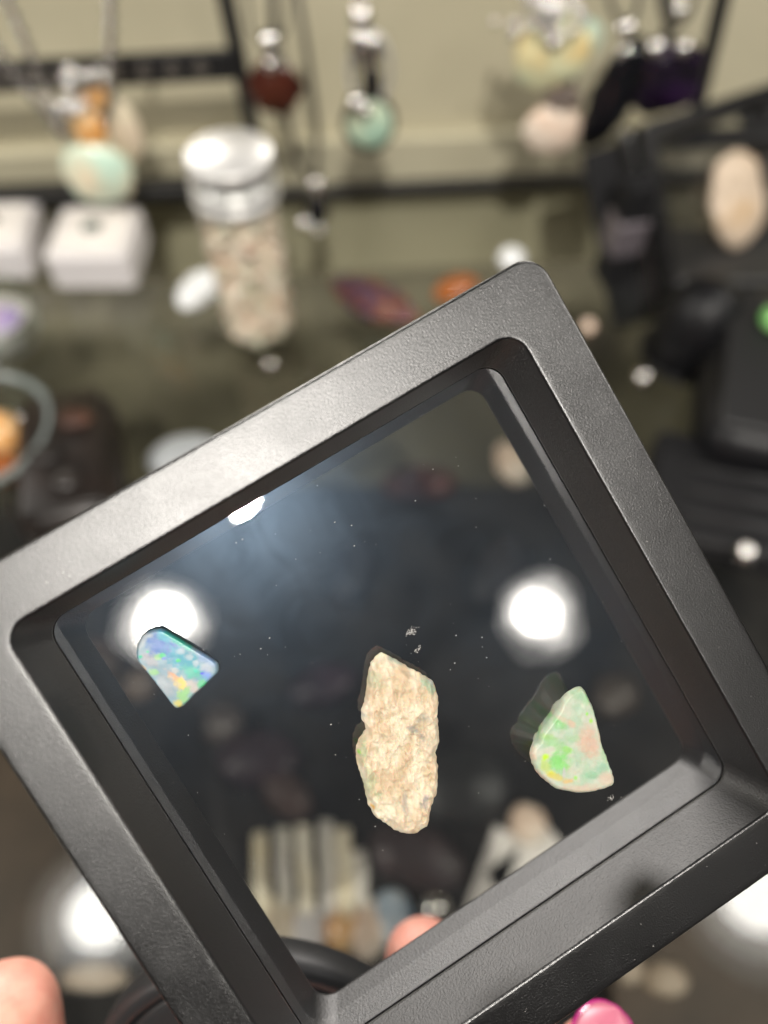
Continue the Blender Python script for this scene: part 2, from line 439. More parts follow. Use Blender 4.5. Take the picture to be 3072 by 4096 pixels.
# left: polished slab, blue over orange fire
def col_left(x, y):
    c = (.24, .38, .46)
    for (bx, by, rx, ry, a, cc, k) in (
        (560, 480, 330, 230, 25, (.05, .17, .50), 1), (900, 720, 380, 190, 35, (.03, .34, .46), 1),
        (620, 340, 200, 90, 20, (.04, .44, .55), .8), (820, 420, 260, 60, 32, (.03, .46, .36), 1),
        (1220, 680, 210, 90, 32, (.20, .34, .58), .8), (1200, 900, 130, 90, 30, (.12, .25, .72), .9),
        (400, 680, 170, 110, 30, (.52, .42, .42), .5), (280, 800, 80, 50, 40, (.70, .42, .20), .7),
        (760, 950, 190, 55, 38, (.80, .38, .18), .95), (830, 1030, 150, 110, 45, (.92, .66, .18), 1),
        (690, 950, 70, 40, 40, (.90, .55, .20), 1),
        (620, 1060, 230, 190, 50, (.36, .42, .46), .9), (1010, 1060, 120, 120, 0, (.56, .50, .46), .9),
        (880, 1200, 110, 170, 25, (.28, .60, .20), .9), (800, 1320, 80, 70, 0, (.65, .58, .14), .9),
        (1150, 1020, 80, 110, 30, (.10, .58, .26), .9), (1000, 860, 190, 110, 20, (.08, .55, .32), .7),
        (440, 860, 90, 60, 0, (.30, .62, .22), .8), (500, 640, 80, 60, 0, (.30, .62, .20), .8), (560, 610, 60, 45, 0, (.04, .62, .20), .9),
        (250, 420, 70, 170, 25, (.46, .52, .54), .7), (360, 330, 80, 50, 0, (.50, .54, .54), .6), (830, 560, 90, 50, 0, (.50, .56, .60), .55),
        (960, 640, 80, 50, 0, (.50, .56, .60), .6), (1060, 730, 60, 60, 0, (.50, .56, .60), .6), (1220, 800, 130, 90, 30, (.46, .52, .58), .8),
        (760, 840, 90, 50, 20, (.56, .54, .52), .7),
        (800, 690, 42, 32, 0, (.01, .60, .16), 1), (250, 635, 36, 30, 0, (.01, .52, .28), 1), (1050, 840, 40, 36, 0, (.01, .55, .40), 1),
        (350, 560, 26, 24, 0, (.05, .65, .25), 1), (1145, 880, 34, 26, 0, (.03, .06, .70), 1), (590, 660, 36, 26, 0, (.15, .22, .70), .8)):
        c = blend(c, cc, k * blob(x, y, bx, by, rx, ry, a, .4))
    return tuple(k * .95 for k in c)
M['opal_left'] = stonemat('blue_fire_opal', .26, .0, .25, 1800, .000004, .10)
stone('opal', 'polished blue and green opal slab with an orange flash, at the left of the frame',
      [(165, 560), (190, 450), (240, 340), (300, 285), (400, 245), (530, 222), (590, 255), (1000, 500), (1250, 650), (1380, 740), (1395, 850), (1360, 900), (1100, 1150), (1030, 1205), (960, 1290), (850, 1390), (760, 1415), (700, 1350), (400, 960), (220, 740), (175, 680)],
      (500, 2450), .27125, .0009, .0008, 180, 44, col_left, M['opal_left'], .000012, .6, .075, 4, ((.96, .0004), (.93, -.0006)))
# middle: rough cream stone
def col_mid(x, y):
    n1 = noise.fractal(Vector((x * .006, y * .003, 2)), 1, 2, 4); n2 = noise.noise(Vector((x * .02, y * .012, 7)))
    c = blend((.72, .565, .38), (.86, .75, .565), sstep(-.5, .5, n1 + .5 * n2))
    for (bx, by, rx, ry, a, cc, k) in (
        (690, 930, 70, 50, 30, (.34, .33, .29), .75), (780, 1010, 50, 100, 0, (.34, .32, .28), .7), (830, 850, 90, 60, 0, (.42, .41, .35), .6),
        (900, 500, 90, 130, -30, (.34, .48, .34), .8), (940, 440, 60, 60, 0, (.55, .60, .58), .7), (300, 430, 90, 110, 0, (.44, .48, .30), .55),
        (570, 250, 160, 40, 28, (.36, .48, .38), .7), (180, 1150, 50, 130, 0, (.46, .56, .34), .7), (250, 1500, 90, 260, -15, (.48, .54, .32), .6),
        (830, 1700, 70, 90, 0, (.44, .42, .42), .7), (620, 1700, 40, 140, 0, (.44, .42, .38), .6), (290, 1780, 25, 25, 0, (.85, .45, .06), .9),
        (900, 1080, 120, 220, 0, (.62, .52, .38), .6), (200, 800, 50, 60, 0, (.60, .58, .50), .7), (145, 1200, 20, 26, 0, (.30, .70, .10), .9)):
        c = blend(c, cc, k * blob(x, y, bx, by, rx, ry, a, .8))
    return c
M['opal_mid'] = stonemat('rough_cream_opal', .8, 0, .35, 1700, .00011, .20)
stone('opal', 'long rough cream opal, the largest stone in the middle of the frame',
      [(385, 150), (440, 180), (560, 240), (760, 360), (880, 420), (945, 470), (960, 540), (990, 640), (1000, 720), (975, 800), (990, 880), (1000, 1000), (1003, 1120), (965, 1220), (985, 1330), (990, 1480), (985, 1620), (950, 1720), (900, 1880), (890, 1980), (840, 2040), (760, 2085), (640, 2095), (560, 2070), (430, 1980), (300, 1890), (250, 1780), (210, 1640), (190, 1500), (140, 1400), (115, 1270), (120, 1140), (160, 1060), (220, 1020), (225, 980), (205, 900), (165, 850), (180, 760), (215, 620), (235, 480), (240, 380), (270, 270), (330, 190)],
      (1380, 2550), .37534, .0026, .0016, 240, 60, col_mid, M['opal_mid'], .00052, 2.4, .20, 14, ((.93, .0014), (.86, .0002), (.82, -.0010)), .7, 5, .0007)
# right: pale green opal with pink matrix
def col_right(x, y):
    n1 = noise.fractal(Vector((x * .005, y * .005, 4)), 1, 2, 4)
    c = blend((.46, .60, .44), (.58, .62, .50), sstep(-.4, .4, n1))
    for (bx, by, rx, ry, a, cc, k) in (
        (960, 260, 180, 120, 20, (.36, .56, .36), .8), (1090, 330, 90, 110, 0, (.30, .58, .30), .7), (700, 690, 130, 90, 30, (.26, .60, .22), .85),
        (520, 880, 120, 70, 0, (.34, .62, .20), .8), (640, 1000, 260, 120, 30, (.36, .62, .30), .8), (680, 1230, 180, 170, 30, (.24, .66, .16), .9),
        (810, 1060, 110, 60, 20, (.30, .68, .16), .8), (900, 900, 120, 70, 0, (.40, .60, .34), .6), (480, 1170, 60, 70, 40, (.55, .85, .02), 1), (560, 1390, 80, 60, 20, (.70, .75, .02), 1),
        (480, 1280, 90, 120, 20, (.52, .66, .16), .8), (640, 1440, 170, 60, 20, (.66, .58, .14), .85), (810, 1510, 90, 45, 0, (.74, .50, .20), .85),
        (1080, 540, 30, 30, 0, (.30, .80, .08), 1), (1140, 640, 36, 40, 0, (.36, .78, .10), .9), (920, 1460, 40, 40, 0, (.36, .75, .14), .9),
        (1300, 1310, 150, 90, 0, (.32, .56, .40), .8), (1130, 1420, 170, 70, -10, (.30, .56, .36), .8), (1330, 1130, 70, 130, -25, (.36, .58, .34), .7),
        (1110, 950, 190, 290, -8, (.66, .47, .36), .95), (850, 680, 90, 70, 35, (.66, .50, .38), .9), (720, 610, 110, 50, 35, (.62, .52, .38), .7),
        (1370, 1470, 140, 120, 0, (.66, .54, .42), .9), (1000, 1620, 420, 80, 0, (.64, .53, .41), .85), (400, 1430, 240, 60, 45, (.64, .52, .40), .85), (310, 1150, 60, 150, 0, (.64, .55, .42), .8),
        (560, 1050, 80, 60, 0, (.64, .62, .54), .7), (750, 1390, 30, 110, 0, (.58, .56, .56), .8)):
        c = blend(c, cc, k * blob(x, y, bx, by, rx, ry, a))
    return c
M['opal_right'] = stonemat('pale_green_matrix_opal', .4, .05, .4, 1800, .000012, .12)
stone('opal', 'triangular pale green opal with pinkish patches, at the right of the frame',
      [(950, 165), (1030, 165), (1080, 230), (1130, 340), (1180, 440), (1215, 540), (1250, 700), (1290, 830), (1310, 980), (1370, 1130), (1430, 1290), (1480, 1430), (1505, 1540), (1480, 1590), (1350, 1640), (1180, 1680), (970, 1700), (880, 1680), (740, 1660), (640, 1630), (560, 1560), (450, 1480), (360, 1370), (310, 1270), (280, 1140), (300, 1060), (350, 1000), (410, 960), (410, 890), (460, 800), (540, 690), (640, 560), (700, 470), (760, 330), (830, 240)],
      (2040, 2700), .27728, .0046, .0007, 200, 44, col_right, M['opal_right'], .00005, .8, .10, 8, ((.90, .0030), (.78, .0015), (.68, .0002), (.62, -.0010)))

# dust and lint on the film
mb = MB()
for i in range(150):
    u = random.uniform(300, 2500); v = random.uniform(1750, 3500)
    l = on_film(u, v)
    if max(abs(l.x), abs(l.y)) > .0335: continue
    r = random.choice((.00002, .00003, .00003, .00004, .00006))
    mb.sphere((l.x, l.y, FILM_Z + r * .6), (r * random.uniform(1, 2.2), r, r * .6), 5, 4)
for i in range(60):                                   # specks on the face of the frame
    q = random.uniform(-.044, .044); e_ = random.uniform(.0385, .0442) * random.choice((-1, 1)); r = random.choice((.00003, .00004, .00006))
    mb.sphere((q, e_, r * .4) if random.random() < .5 else (e_, q, r * .4), r, 5, 4)
for (u, v, n_, s_) in ((1645, 2528, 60, .00042), (1668, 2600, 24, .00030), (2448, 3190, 16, .0003)):
    for i in range(n_):
        l = on_film(u + random.gauss(0, 1), v); l = l + Vector((random.gauss(0, s_), random.gauss(0, s_ * .6), 0))
        mb.sphere((l.x, l.y, FILM_Z + .00004), random.uniform(.00003, .00007), 5, 4)
mb.v = [FRAME_M @ p for p in mb.v]
tag(mb.build('dust', M['dust']), 'fine pale dust and lint on the clear film', 'dust', kind='stuff')

# ------------------------------------------------------------------ round black base held behind the frame
dax_z = (-(FWD) + DWN * .30 + RGT * -.05).normalized(); dax_x = RGT.cross(dax_z).cross(dax_z).normalized() * -1
dax_y = dax_z.cross(dax_x)
dc = PD(1070 / K, 4400 / K, .135)
t = thing('round_display_base', dc, 'round black plastic base with raised rim held behind the lower frame corner', 'display base')
MB().lathe(dc, [(.0001, -.006), (.031, -.006), (.0322, -.005), (.0325, -.001), (.0322, .0008), (.0312, .0014), (.0300, .0014), (.0294, .0010), (.0292, -.0004), (.0001, -.0005)], (dax_x, dax_y, dax_z), 96).build('rim', M['plastic2'], t)
MB().lathe(dc, [(.0001, -.002), (.0284, -.002), (.0282, .0004), (.0276, .0009), (.0262, .0009), (.0180, .0007), (.0001, .0006)], (dax_x, dax_y, dax_z), 96).build('inner_dish', M['plastic2'], t)

# ------------------------------------------------------------------ hand
def hand():
    me = bpy.data.meshes.new('person')
    J = []; E = []; Rr = []
    def add(x, y, d, r, prev=None):
        J.append(PD(x / K, y / K, d)); Rr.append(r)
        if prev is not None: E.append((prev, len(J) - 1))
        return len(J) - 1
    palm = add(1300, 6000, .128, .022)
    wr = add(1250, 7600, .100, .024, palm); add(1200, 9500, .075, .027, wr)
    kn = add(1500, 5350, .136, .019, palm)
    # finger seen through the film
    a = add(1950, 4880, .152, .0098, kn); a = add(1860, 4420, .155, .0090, a); a = add(1720, 3960, .150, .0092, a); add(1660, 3690, .146, .0082, a)
    # finger at lower left
    a = add(760, 5300, .150, .0105, kn); a = add(280, 4850, .146, .0098, a); a = add(30, 4300, .134, .0108, a); add(12, 3930, .126, .0094, a)
    # thumb with the varnished nail
    a = add(2150, 5500, .132, .0130, palm); a = add(2420, 4900, .134, .0110, a); a = add(2400, 4350, .132, .0098, a); add(2400, 4105, .131, .0085, a)
    # remaining fingers folded under
    a = add(1150, 5050, .165, .0095, kn); a = add(1000, 4750, .172, .0088, a); add(1050, 4560, .165, .0078, a)
    a = add(1620, 4950, .170, .0095, kn); a = add(1500, 4700, .178, .0088, a); add(1450, 4560, .170, .0075, a)
    me.from_pydata(J, E, []); me.update(); me.materials.append(M['skin'])
    o = bpy.data.objects.new('person', me); col.objects.link(o)
    sk = o.modifiers.new('skin', 'SKIN'); sk.use_smooth_shade = True
    layer = me.skin_vertices[0]
    for i, r in enumerate(Rr): layer.data[i].radius = (r, r)
    layer.data[0].use_root = True
    s2 = o.modifiers.new('sub', 'SUBSURF'); s2.levels = 3; s2.render_levels = 3
    tag(o, 'hand gripping the lower corner of the black frame, one nail varnished pink', 'person')
    return o
hd = hand()
# nail plate on the thumb: curved shield, its tip up and to the right
nb, nt = PD(2335 / K, 4330 / K, .1215), PD(2465 / K, 4035 / K, .1262)
na = (nt - nb); nl = na.length; na.normalize()
nz_ = (CAM - nb).normalized(); nx = na.cross(nz_).normalized(); nz_ = nx.cross(na).normalized()
def nailpts(sc0, lift):
    v = []; f = []; nu, nv = 20, 32
    for j in range(nv + 1):
        q = j / nv; half_w = .0050 * (1 - .10 * q) * math.sqrt(max(0, 1 - max(0, (q - .55) / .45) ** 2.6)) * sc0 + .0002
        for i in range(nu + 1):
            s_ = -1 + 2 * i / nu
            v.append(nb + na * (nl * q * (1 if sc0 <= 1 else 1.03)) + nx * (half_w * s_) + nz_ * (lift - .0013 * s_ * s_ - .0016 * q * q))
    for j in range(nv):
        for i in range(nu): f.append((j * (nu + 1) + i, j * (nu + 1) + i + 1, (j + 1) * (nu + 1) + i + 1, (j + 1) * (nu + 1) + i))
    return v, f
for nm, s0, lf, mm in (('nail', .90, .0016, 'nail'), ('nail_edge', 1.04, .0005, 'nailrim')):
    v, f = nailpts(s0, lf)
    o = link(nm, v, f, M[mm], hd); sm = o.modifiers.new('thick', 'SOLIDIFY'); sm.thickness = .0006; sm.offset = 0

# ------------------------------------------------------------------ on the shelf: jar of opal chips
jb = PZ(562, 712); t = thing('specimen_jar', jb, 'tall clear glass jar of opal chips with a ridged silver lid', 'jar')
def topz(x, y, base):   # height over base seen at a pixel
    d = ray(x * K, y * K); return (CAM + d * (base.y / d.y)).z
jh = topz(478, 328, jb) - .0085; jr = .0168
MB().lathe(jb, [(.0001, .0006), (jr - .001, .0006), (jr, .002), (jr, jh - .012), (jr - .0006, jh)], None, 48, True).build('glass_body', M['thinglass'], t)
mb = MB(); chipcols = []
M['chips'] = mottle(mat('opal_chip', (.6, .5, .35), .3), (.80, .64, .50), (.86, .78, .66), 160)
M['chips2'] = mottle(mat('opal_chip_green', (.6, .5, .35), .3), (.66, .66, .48), (.80, .72, .58), 160)
M['chips3'] = mottle(mat('opal_chip_orange', (.6, .5, .35), .3), (.76, .50, .34), (.80, .64, .54), 160)
MBs = [MB(), MB(), MB()]
for i in range(620):
    a = random.uniform(0, 6.283); rr = (jr - .0026) * math.sqrt(random.uniform(.35, 1)); zz = random.uniform(.004, jh - .012)
    ax = [Vector((random.gauss(0, 1), random.gauss(0, 1), random.gauss(0, 1))).normalized()]; b = ax[0].cross(Vector((.3, .5, .8))).normalized()
    MBs[random.choice((0, 0, 0, 1, 2))].sphere(jb + Vector((rr * math.cos(a), rr * math.sin(a), zz)), (random.uniform(.0028, .0046), random.uniform(.0022, .004), random.uniform(.0014, .0026)), 6, 4, (ax[0], b, ax[0].cross(b)))
for q, k in enumerate(('chips', 'chips2', 'chips3')):
    o = MBs[q].build('opal_chips', M[k], t, False); o['kind'] = 'stuff'
MB().lathe(jb + UP * (jh - .0105), [(a_, b_ * .8) for a_, b_ in ((.0001, 0), (jr + .0004, 0), (jr + .0008, .0012), (jr + .0008, .0042), (jr - .0008, .0050), (jr - .0008, .0066), (jr + .0006, .0074), (jr + .0006, .0106), (jr - .0020, .0118), (jr - .0020, .0150), (jr + .0002, .0160), (jr + .0002, .0230), (jr - .0006, .0240), (.0001, .0240))], None, 64).build('lid', M['alu'], t)

# ------------------------------------------------------------------ white gem boxes
def gem_box(pl, pr, ytop, label, stonem):
    """pl, pr: front bottom corners on the shelf; ytop: where the front top edge is seen"""
    a, b = PZ(*pl), PZ(*pr); x = (b - a); s = x.length; x.normalize(); y = Vector((-x.y, x.x, 0))
    h = topz((pl[0] + pr[0]) / 2, ytop, (a + b) / 2)
    c = (a + b) / 2 + y * (s / 2); t = thing('gem_box', c, label, 'box', 'white gem boxes on the glass shelf')
    MB().box(c + UP * (h / 2), s / 2, s / 2, h / 2, (x, y, UP), .0012).build('case', M['white'], t, False)
    MB().box(c + UP * (h + .0006), s / 2 - .004, s / 2 - .004, .0008, (x, y, UP), .0006).build('lid_window', M['foam'], t, False)
    MB().lathe(c + UP * (h + .0012), [(.0068, 0), (.0072, .0006), (.0060, .0010), (.0001, .0008)], None, 24).build('gem_seat', M['foam'], t)
    MB().sphere(c + UP * (h + .0026), (.0048, .0044, .0022), 12, 8).build('gem', stonem, t)
M['gemgrey'] = mat('grey_green_gem', (.05, .08, .065), .2); M['gemgreen'] = mat('dark_green_gem', (.02, .05, .012), .2)
gem_box((122, 625), (296, 625), 556, 'white gem box with a grey stone, between the jar and another box', M['gemgrey'])
gem_box((-95, 608), (78, 603), 540, 'white gem box with a dark green stone, cut by the left edge', M['gemgreen'])

# ------------------------------------------------------------------ round clear pots at the left edge
c = PZ(-15, 720); t = thing('gem_pot', c, 'round clear lidded pot with a violet opal, below the white boxes', 'pot')
r0 = .024
MB().lathe(c, [(r0, .0005), (r0, .014), (r0 - .0012, .014), (r0 - .0012, .0018), (.0001, .0018)], None, 48, True).build('pot_wall', M['thinglass'], t)
MB().lathe(c + UP * .014, [(r0 + .0012, -.004), (r0 + .0014, 0), (r0 + .0006, .0014), (r0 - .003, .0016), (r0 - .0045, .0009), (.0001, .0009)], None, 48, False).build('pot_lid', M['thinglass'], t)
MB().lathe(c + UP * .0021, [(.0001, 0), (r0 - .003, 0), (r0 - .003, .003), (.0001, .0031)], None, 40).build('foam_pad', M['foam'], t)
MB().sphere(c + UP * .0075 + Vector((.004, .002, 0)), (.0115, .009, .0032), 20, 10).rough(.0008, 300, 3).build('stone', M['violet'], t)
c = PZ(-62, 930, .0245) - UP * .0245; t = thing('glass_dish', c, 'round glass dish with glowing orange stones, cut by the left edge', 'dish')
r0 = .031
MB().lathe(c, [(.0001, .0006), (r0 - .008, .0006), (r0 - .002, .004), (r0, .012), (r0, .0235), (r0 - .0010, .0245), (r0 - .0024, .0235), (r0 - .0024, .012), (r0 - .006, .0055), (.0001, .0045)], None, 56, False).build('bowl', M['thinglass'], t)
MB().lathe(c + UP * .0245, [(r0 - .0026, -.001), (r0 + .0002, -.001), (r0 + .0006, .0004), (r0 - .0004, .0014), (r0 - .0022, .0014), (r0 - .003, .0004)], None, 56, False).build('rim', M['rimglass'], t)
for i, (dx, dy, dz, r, mm) in enumerate(((.004, .006, .016, .0115, 'opalfire'), (.010, -.010, .012, .0085, 'amber'), (-.010, -.002, .012, .009, 'amber'), (.013, .004, .009, .006, 'opalfire'))):
    MB().sphere(c + Vector((dx, dy, dz)), (r, r * .85, r * .7), 18, 12).rough(r * .12, 220, i).build('stone', M[mm], t)
# dark wooden block beside the dish
c = PZ(178, 1050); ax = (Vector((.97, .24, 0)), Vector((-.24, .97, 0)), UP)
t = thing('stone_box', c, 'dark brown rounded wooden box with amber stones, right of the glass dish', 'box')
MB().box(c + UP * .012, .0195, .034, .012, ax, .006).build('case', M['wood'], t)
MB().box(c + UP * .0245, .0150, .029, .0012, ax, .0008).build('pad', M['wood'], t)
for i, (dx, dy, r) in enumerate(((.006, .012, .0065), (-.005, -.004, .006), (.002, -.018, .0058))):
    MB().sphere(c + ax[0] * dx + ax[1] * dy + UP * .027, (r, r * .8, r * .35), 14, 8).rough(.0008, 300, i).build('stone', M['wood'] if i else M['ambdim'], t)

# ------------------------------------------------------------------ boulder opals lying on the shelf
def boulder(px, py, lx, ly, lz, ang, m, label, z=.0, seed=1):
    c = PZ(px, py, lz * .5); a = R(ang); ax = (Vector((math.cos(a), math.sin(a), 0)), Vector((-math.sin(a), math.cos(a), 0)), UP)
    mb = MB()
    mb.sphere(Vector((0, 0, 0)), (lx, ly, lz), 36, 20)
    for p in mb.v:                                   # pointed leaf plan
        q = abs(p.x) / lx; p.y *= (1 - .45 * q * q)
        p += noise.noise_vector(p * 160 + Vector((seed, 0, 0))) * .0013
        p.z = max(p.z, -lz * .8)
    vv = [ax[0] * p.x + ax[1] * p.y + UP * (p.z + lz * .3) for p in mb.v]
    o = link('boulder_opal', vv, mb.f, m); o.location = c
    return tag(o, label, 'stone', 'boulder opals on the glass shelf')
boulder(808, 655, .0262, .0120, .006, -33, M['boulder'], 'leaf-shaped brown and violet boulder opal on the shelf above the frame', seed=2)
boulder(985, 628, .0125, .0080, .005, 24, M['amber'], 'small orange boulder opal half hidden by the top corner of the frame', seed=5)

# ------------------------------------------------------------------ necklace racks before the wall
def bar(mb, a, b, wd, th):
    d = (b - a); l = d.length; d.normalize(); n = WN if abs(d.dot(WN)) < .9 else UP; s_ = d.cross(n).normalized(); n2 = s_.cross(d).normalized()
    mb.box((a + b) / 2, l / 2, wd / 2, th / 2, (d, s_, n2), min(wd, th) * .12)
    return mb
t = thing('necklace_rack', PW(565, 400, .03), 'black necklace rack with a row of holes in its cross bar, at the left', 'rack', 'black necklace racks')
bar(MB(), PW(470, -90, .03), PW(572, 402, .03), .0072, .005).build('post', M['metalblack'], t, False)
a, b = PW(-120, 172, .034), PW(505, 138, .034)
bar(MB(), a, b, .0125, .004).build('cross_bar', M['metalblack'], t, False)
M['holerim'] = mat('worn_hole_rim', (.22, .19, .16), .4)
for k in range(8):
    p = a.lerp(b, .20 + k * .098) + WN * .0022
    MB().lathe(p, [(.0019, 0), (.0026, .0004), (.0026, .0008), (.0019, .0008)], (WX, UP, WN), 16, False).build('hole', M['holerim'], t)
bar(MB(), PW(572, 402, .03) + UP * .002 - WX * .16, PW(572, 402, .03) + UP * .002 + WX * .0035, .005, .012).build('foot', M['metalblack'], t, False)
t = thing('necklace_rack', PW(1495, 300, .05), 'thin slanting black rack post at the top right', 'rack', 'black necklace racks')
bar(MB(), PW(1580, -90, .05), PW(1490, 300, .05), .0062, .005).build('post', M['metalblack'], t, False)
bar(MB(), PW(1490, 300, .05) - WX * .02, PW(1490, 300, .05) + WX * .05, .005, .010).build('foot', M['metalblack'], t, False)

# ------------------------------------------------------------------ hanging necklaces
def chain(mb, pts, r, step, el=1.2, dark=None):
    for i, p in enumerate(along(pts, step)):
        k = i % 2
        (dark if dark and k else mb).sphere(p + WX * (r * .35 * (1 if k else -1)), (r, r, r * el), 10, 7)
def necklace(loc, label): return thing('necklace', loc, label, 'necklace', 'necklaces hanging before the olive wall')
off = .055
# 1 silver chains with orange and mint opals
t = necklace(PW(205, 400, off), 'silver chain necklace with orange and mint opal drops, above the white box')
for pts in ([PW(-10, -60, off), PW(150, 310, off)], [PW(238, -60, off), PW(240, 210, off), PW(195, 330, off)], [PW(-60, 30, off + .006), PW(55, 190, off + .006), PW(152, 312, off + .006)]):
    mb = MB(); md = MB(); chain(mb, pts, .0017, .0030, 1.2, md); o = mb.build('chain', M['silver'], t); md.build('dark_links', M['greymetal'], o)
mb = MB()
for i in range(26):
    mb.sphere(PW(190 + random.gauss(0, 22), 165 + random.gauss(0, 14), off) + WN * random.uniform(0, .005), random.uniform(.0016, .003), 8, 6)
for i in range(22):
    mb.sphere(PW(160 + random.gauss(0, 18), 222 + random.gauss(0, 12), off) + WN * random.uniform(0, .005), random.uniform(.0016, .003), 8, 6)
mb.build('bead_cluster', M['silver'], t)
MB().sphere(PW(200, 205, off), (.006, .004, .008), 14, 10).rough(.001, 300).build('orange_opal', M['opalfire'], t)
MB().sphere(PW(192, 280, off + .002), (.0075, .004, .0095), 16, 10).rough(.001, 300).build('orange_opal', M['opalfire'], t)
MB().sphere(PW(268, 285, off - .006), (.0085, .005, .015), 16, 10).rough(.001, 200).build('cream_opal', M['opalcream'], t)
MB().sphere(PW(212, 375, off + .004), (.0165, .007, .0155), 20, 14).rough(.0016, 150).build('mint_opal', M['opalmint'], t)
# 2 cord with dark red-brown stone
t = necklace(PW(590, 200, off), 'cord necklace with a dark red-brown stone, right of the left rack post')
mb = MB(); mb.tube([PW(588, -60, off), PW(592, 100, off)], .0018); mb.build('cord', M['cord'], t)
mb = MB(); mb.tube([PW(530, -60, off), PW(540, 60, off), PW(572, 100, off)], .0007); mb.tube([PW(628, -60, off), PW(620, 60, off), PW(600, 100, off)], .0007); mb.build('thin_cord', M['cord'], t)
mb = MB(); 
for (x, y, r) in ((582, 90, .0046), (590, 118, .0036), (588, 140, .0036)): mb.sphere(PW(x, y, off + .003), r, 12, 8)
mb.build('bail', M['silver'], t)
MB().sphere(PW(592, 185, off), (.0125, .006, .0115), 18, 12).rough(.0022, 140, 4).build('stone', M['brownstone'], t)
# 3 long cord with black drop
t = necklace(PW(680, 470, off), 'long grey-green cord with a small silver and black drop, left of the round opal')
mb = MB(); mb.tube([PW(636, -60, off), PW(660, 90, off), PW(684, 260, off), PW(686, 330, off), PW(678, 385, off)], .0015); mb.tube([PW(600, 60, off), PW(622, 260, off), PW(640, 340, off), PW(672, 390, off)], .0014); mb.build('cord', M['cord'], t)
mb = MB(); mb.sphere(PW(683, 405, off + .01), (.0042, .003, .005), 12, 8); mb.sphere(PW(660, 482, off + .012), .0036, 12, 8); mb.sphere(PW(690, 498, off + .012), .0026, 12, 8); mb.build('silver_bead', M['silver'], t)
MB().sphere(PW(686, 455, off + .008), (.0055, .004, .0085), 12, 8).build('black_stone', M['blackstone'], t)
# 4 round opal pendant
t = necklace(PW(800, 300, off), 'silver pendant with a black stone above a round pale green opal, in the middle')
mb = MB(); chain(mb, [PW(775, -60, off), PW(780, 60, off)], .0013, .0028); mb.sphere(PW(780, 38, off + .003), .005, 12, 8); mb.build('chain', M['silver'], t)
mb = MB(); mb.sphere(PW(778, 105, off + .004), (.0048, .004, .008), 12, 8); mb.sphere(PW(802, 112, off + .004), (.005, .004, .0075), 12, 8); mb.sphere(PW(770, 222, off + .006), .0042, 12, 8); mb.sphere(PW(786, 240, off + .006), .0034, 12, 8); mb.build('bail', M['silver'], t)
MB().lathe(PW(799, 150, off), [(.0094, -.001), (.0102, .0006), (.0094, .002), (.008, .0012), (.008, -.001)], (WX, UP * 1.6, WN), 32, False).build('setting', M['alu'], t)
MB().box(PW(803, 180, off + .003), .0040, .0025, .0052, WAX, .0009).build('black_stone', M['blackstone'], t)
MB().lathe(PW(797, 265, off), [(.0108, -.002), (.0126, 0), (.0120, .0022), (.0108, .0024)], (WX, UP * 1.1, WN), 40, False).build('bezel', M['metalblack'], t)
MB().sphere(PW(797, 265, off), (.0112, .0045, .0122), 24, 14).build('round_opal', M['opalgreen'], t)
# 5 opal cluster pendant
t = necklace(PW(1195, 310, off), 'beaded silver necklace with a yellow-green opal over a pink opal drop')
mb = MB()
for i in range(60): mb.sphere(PW(1195 + random.gauss(0, 40), 25 + random.gauss(0, 30), off) + WN * random.uniform(-.004, .007), random.uniform(.0014, .0030), 8, 6)
chain(mb, [PW(1185, 20, off + .008), PW(1188, 105, off + .008)], .0024, .0045)
mb.build('bead_cluster', M['silver'], t)
M['greybead'] = mat('grey_brown_bead', (.20, .16, .14), .3, .6)
mb = MB()
for i in range(34): mb.sphere(PW(1208 + random.gauss(0, 16), 205 + random.gauss(0, 16), off) + WN * random.uniform(-.003, .005), random.uniform(.0014, .0026), 8, 6)
mb.sphere(PW(1243, 215, off + .004), .003, 10, 8); mb.build('dark_beads', M['greybead'], t)
MB().sphere(PW(1192, 112, off), (.0165, .006, .0165), 22, 14).rough(.0016, 150, 2).build('yellow_green_opal', M['opalyellow'], t)
MB().sphere(PW(1262, 85, off - .004), (.008, .004, .008), 16, 10).rough(.001, 200, 3).build('mint_opal', M['opalmint'], t)
MB().sphere(PW(1192, 280, off), (.0140, .006, .0118), 20, 12).rough(.0012, 180, 5).build('pink_opal', M['opalpink'], t)
# 6, 7 dark pendants at right
t = necklace(PW(1350, 250, off), 'cord necklace with a silver bead and long dark stone, left of the right rack')
mb = MB(); mb.tube([PW(1312, -60, off), PW(1318, 10, off), PW(1345, 55, off)], .0012); mb.tube([PW(1385, -60, off), PW(1378, 20, off), PW(1358, 55, off)], .0012); mb.build('cord', M['cord'], t)
mb = MB(); mb.sphere(PW(1350, 62, off + .004), (.005, .004, .004), 12, 8); mb.sphere(PW(1346, 110, off + .003), .0028, 12, 8); mb.build('bead', M['silver'], t)
MB().sphere(PW(1325, 205, off), (.0115, .007, .026), 18, 14, (WX, WN, (UP + WX * .25).normalized())).rough(.002, 110, 3).build('stone', M['blackstone'], t)
t = necklace(PW(1430, 220, off), 'cord necklace with a purple-black opal, beside the right rack post')
mb = MB(); mb.tube([PW(1440, -60, off), PW(1448, 30, off), PW(1440, 80, off)], .0022); mb.tube([PW(1412, -60, off), PW(1440, 60, off)], .0014); mb.tube([PW(1525, -60, off), PW(1490, 30, off), PW(1450, 70, off)], .0012); mb.build('cord', M['cord'], t)
mb = MB(); mb.sphere(PW(1415, 103, off + .006), .0042, 12, 8); mb.sphere(PW(1475, 103, off + .006), .0036, 12, 8); mb.sphere(PW(1468, 22, off + .004), .003, 12, 8); mb.build('bead', M['silver'], t)
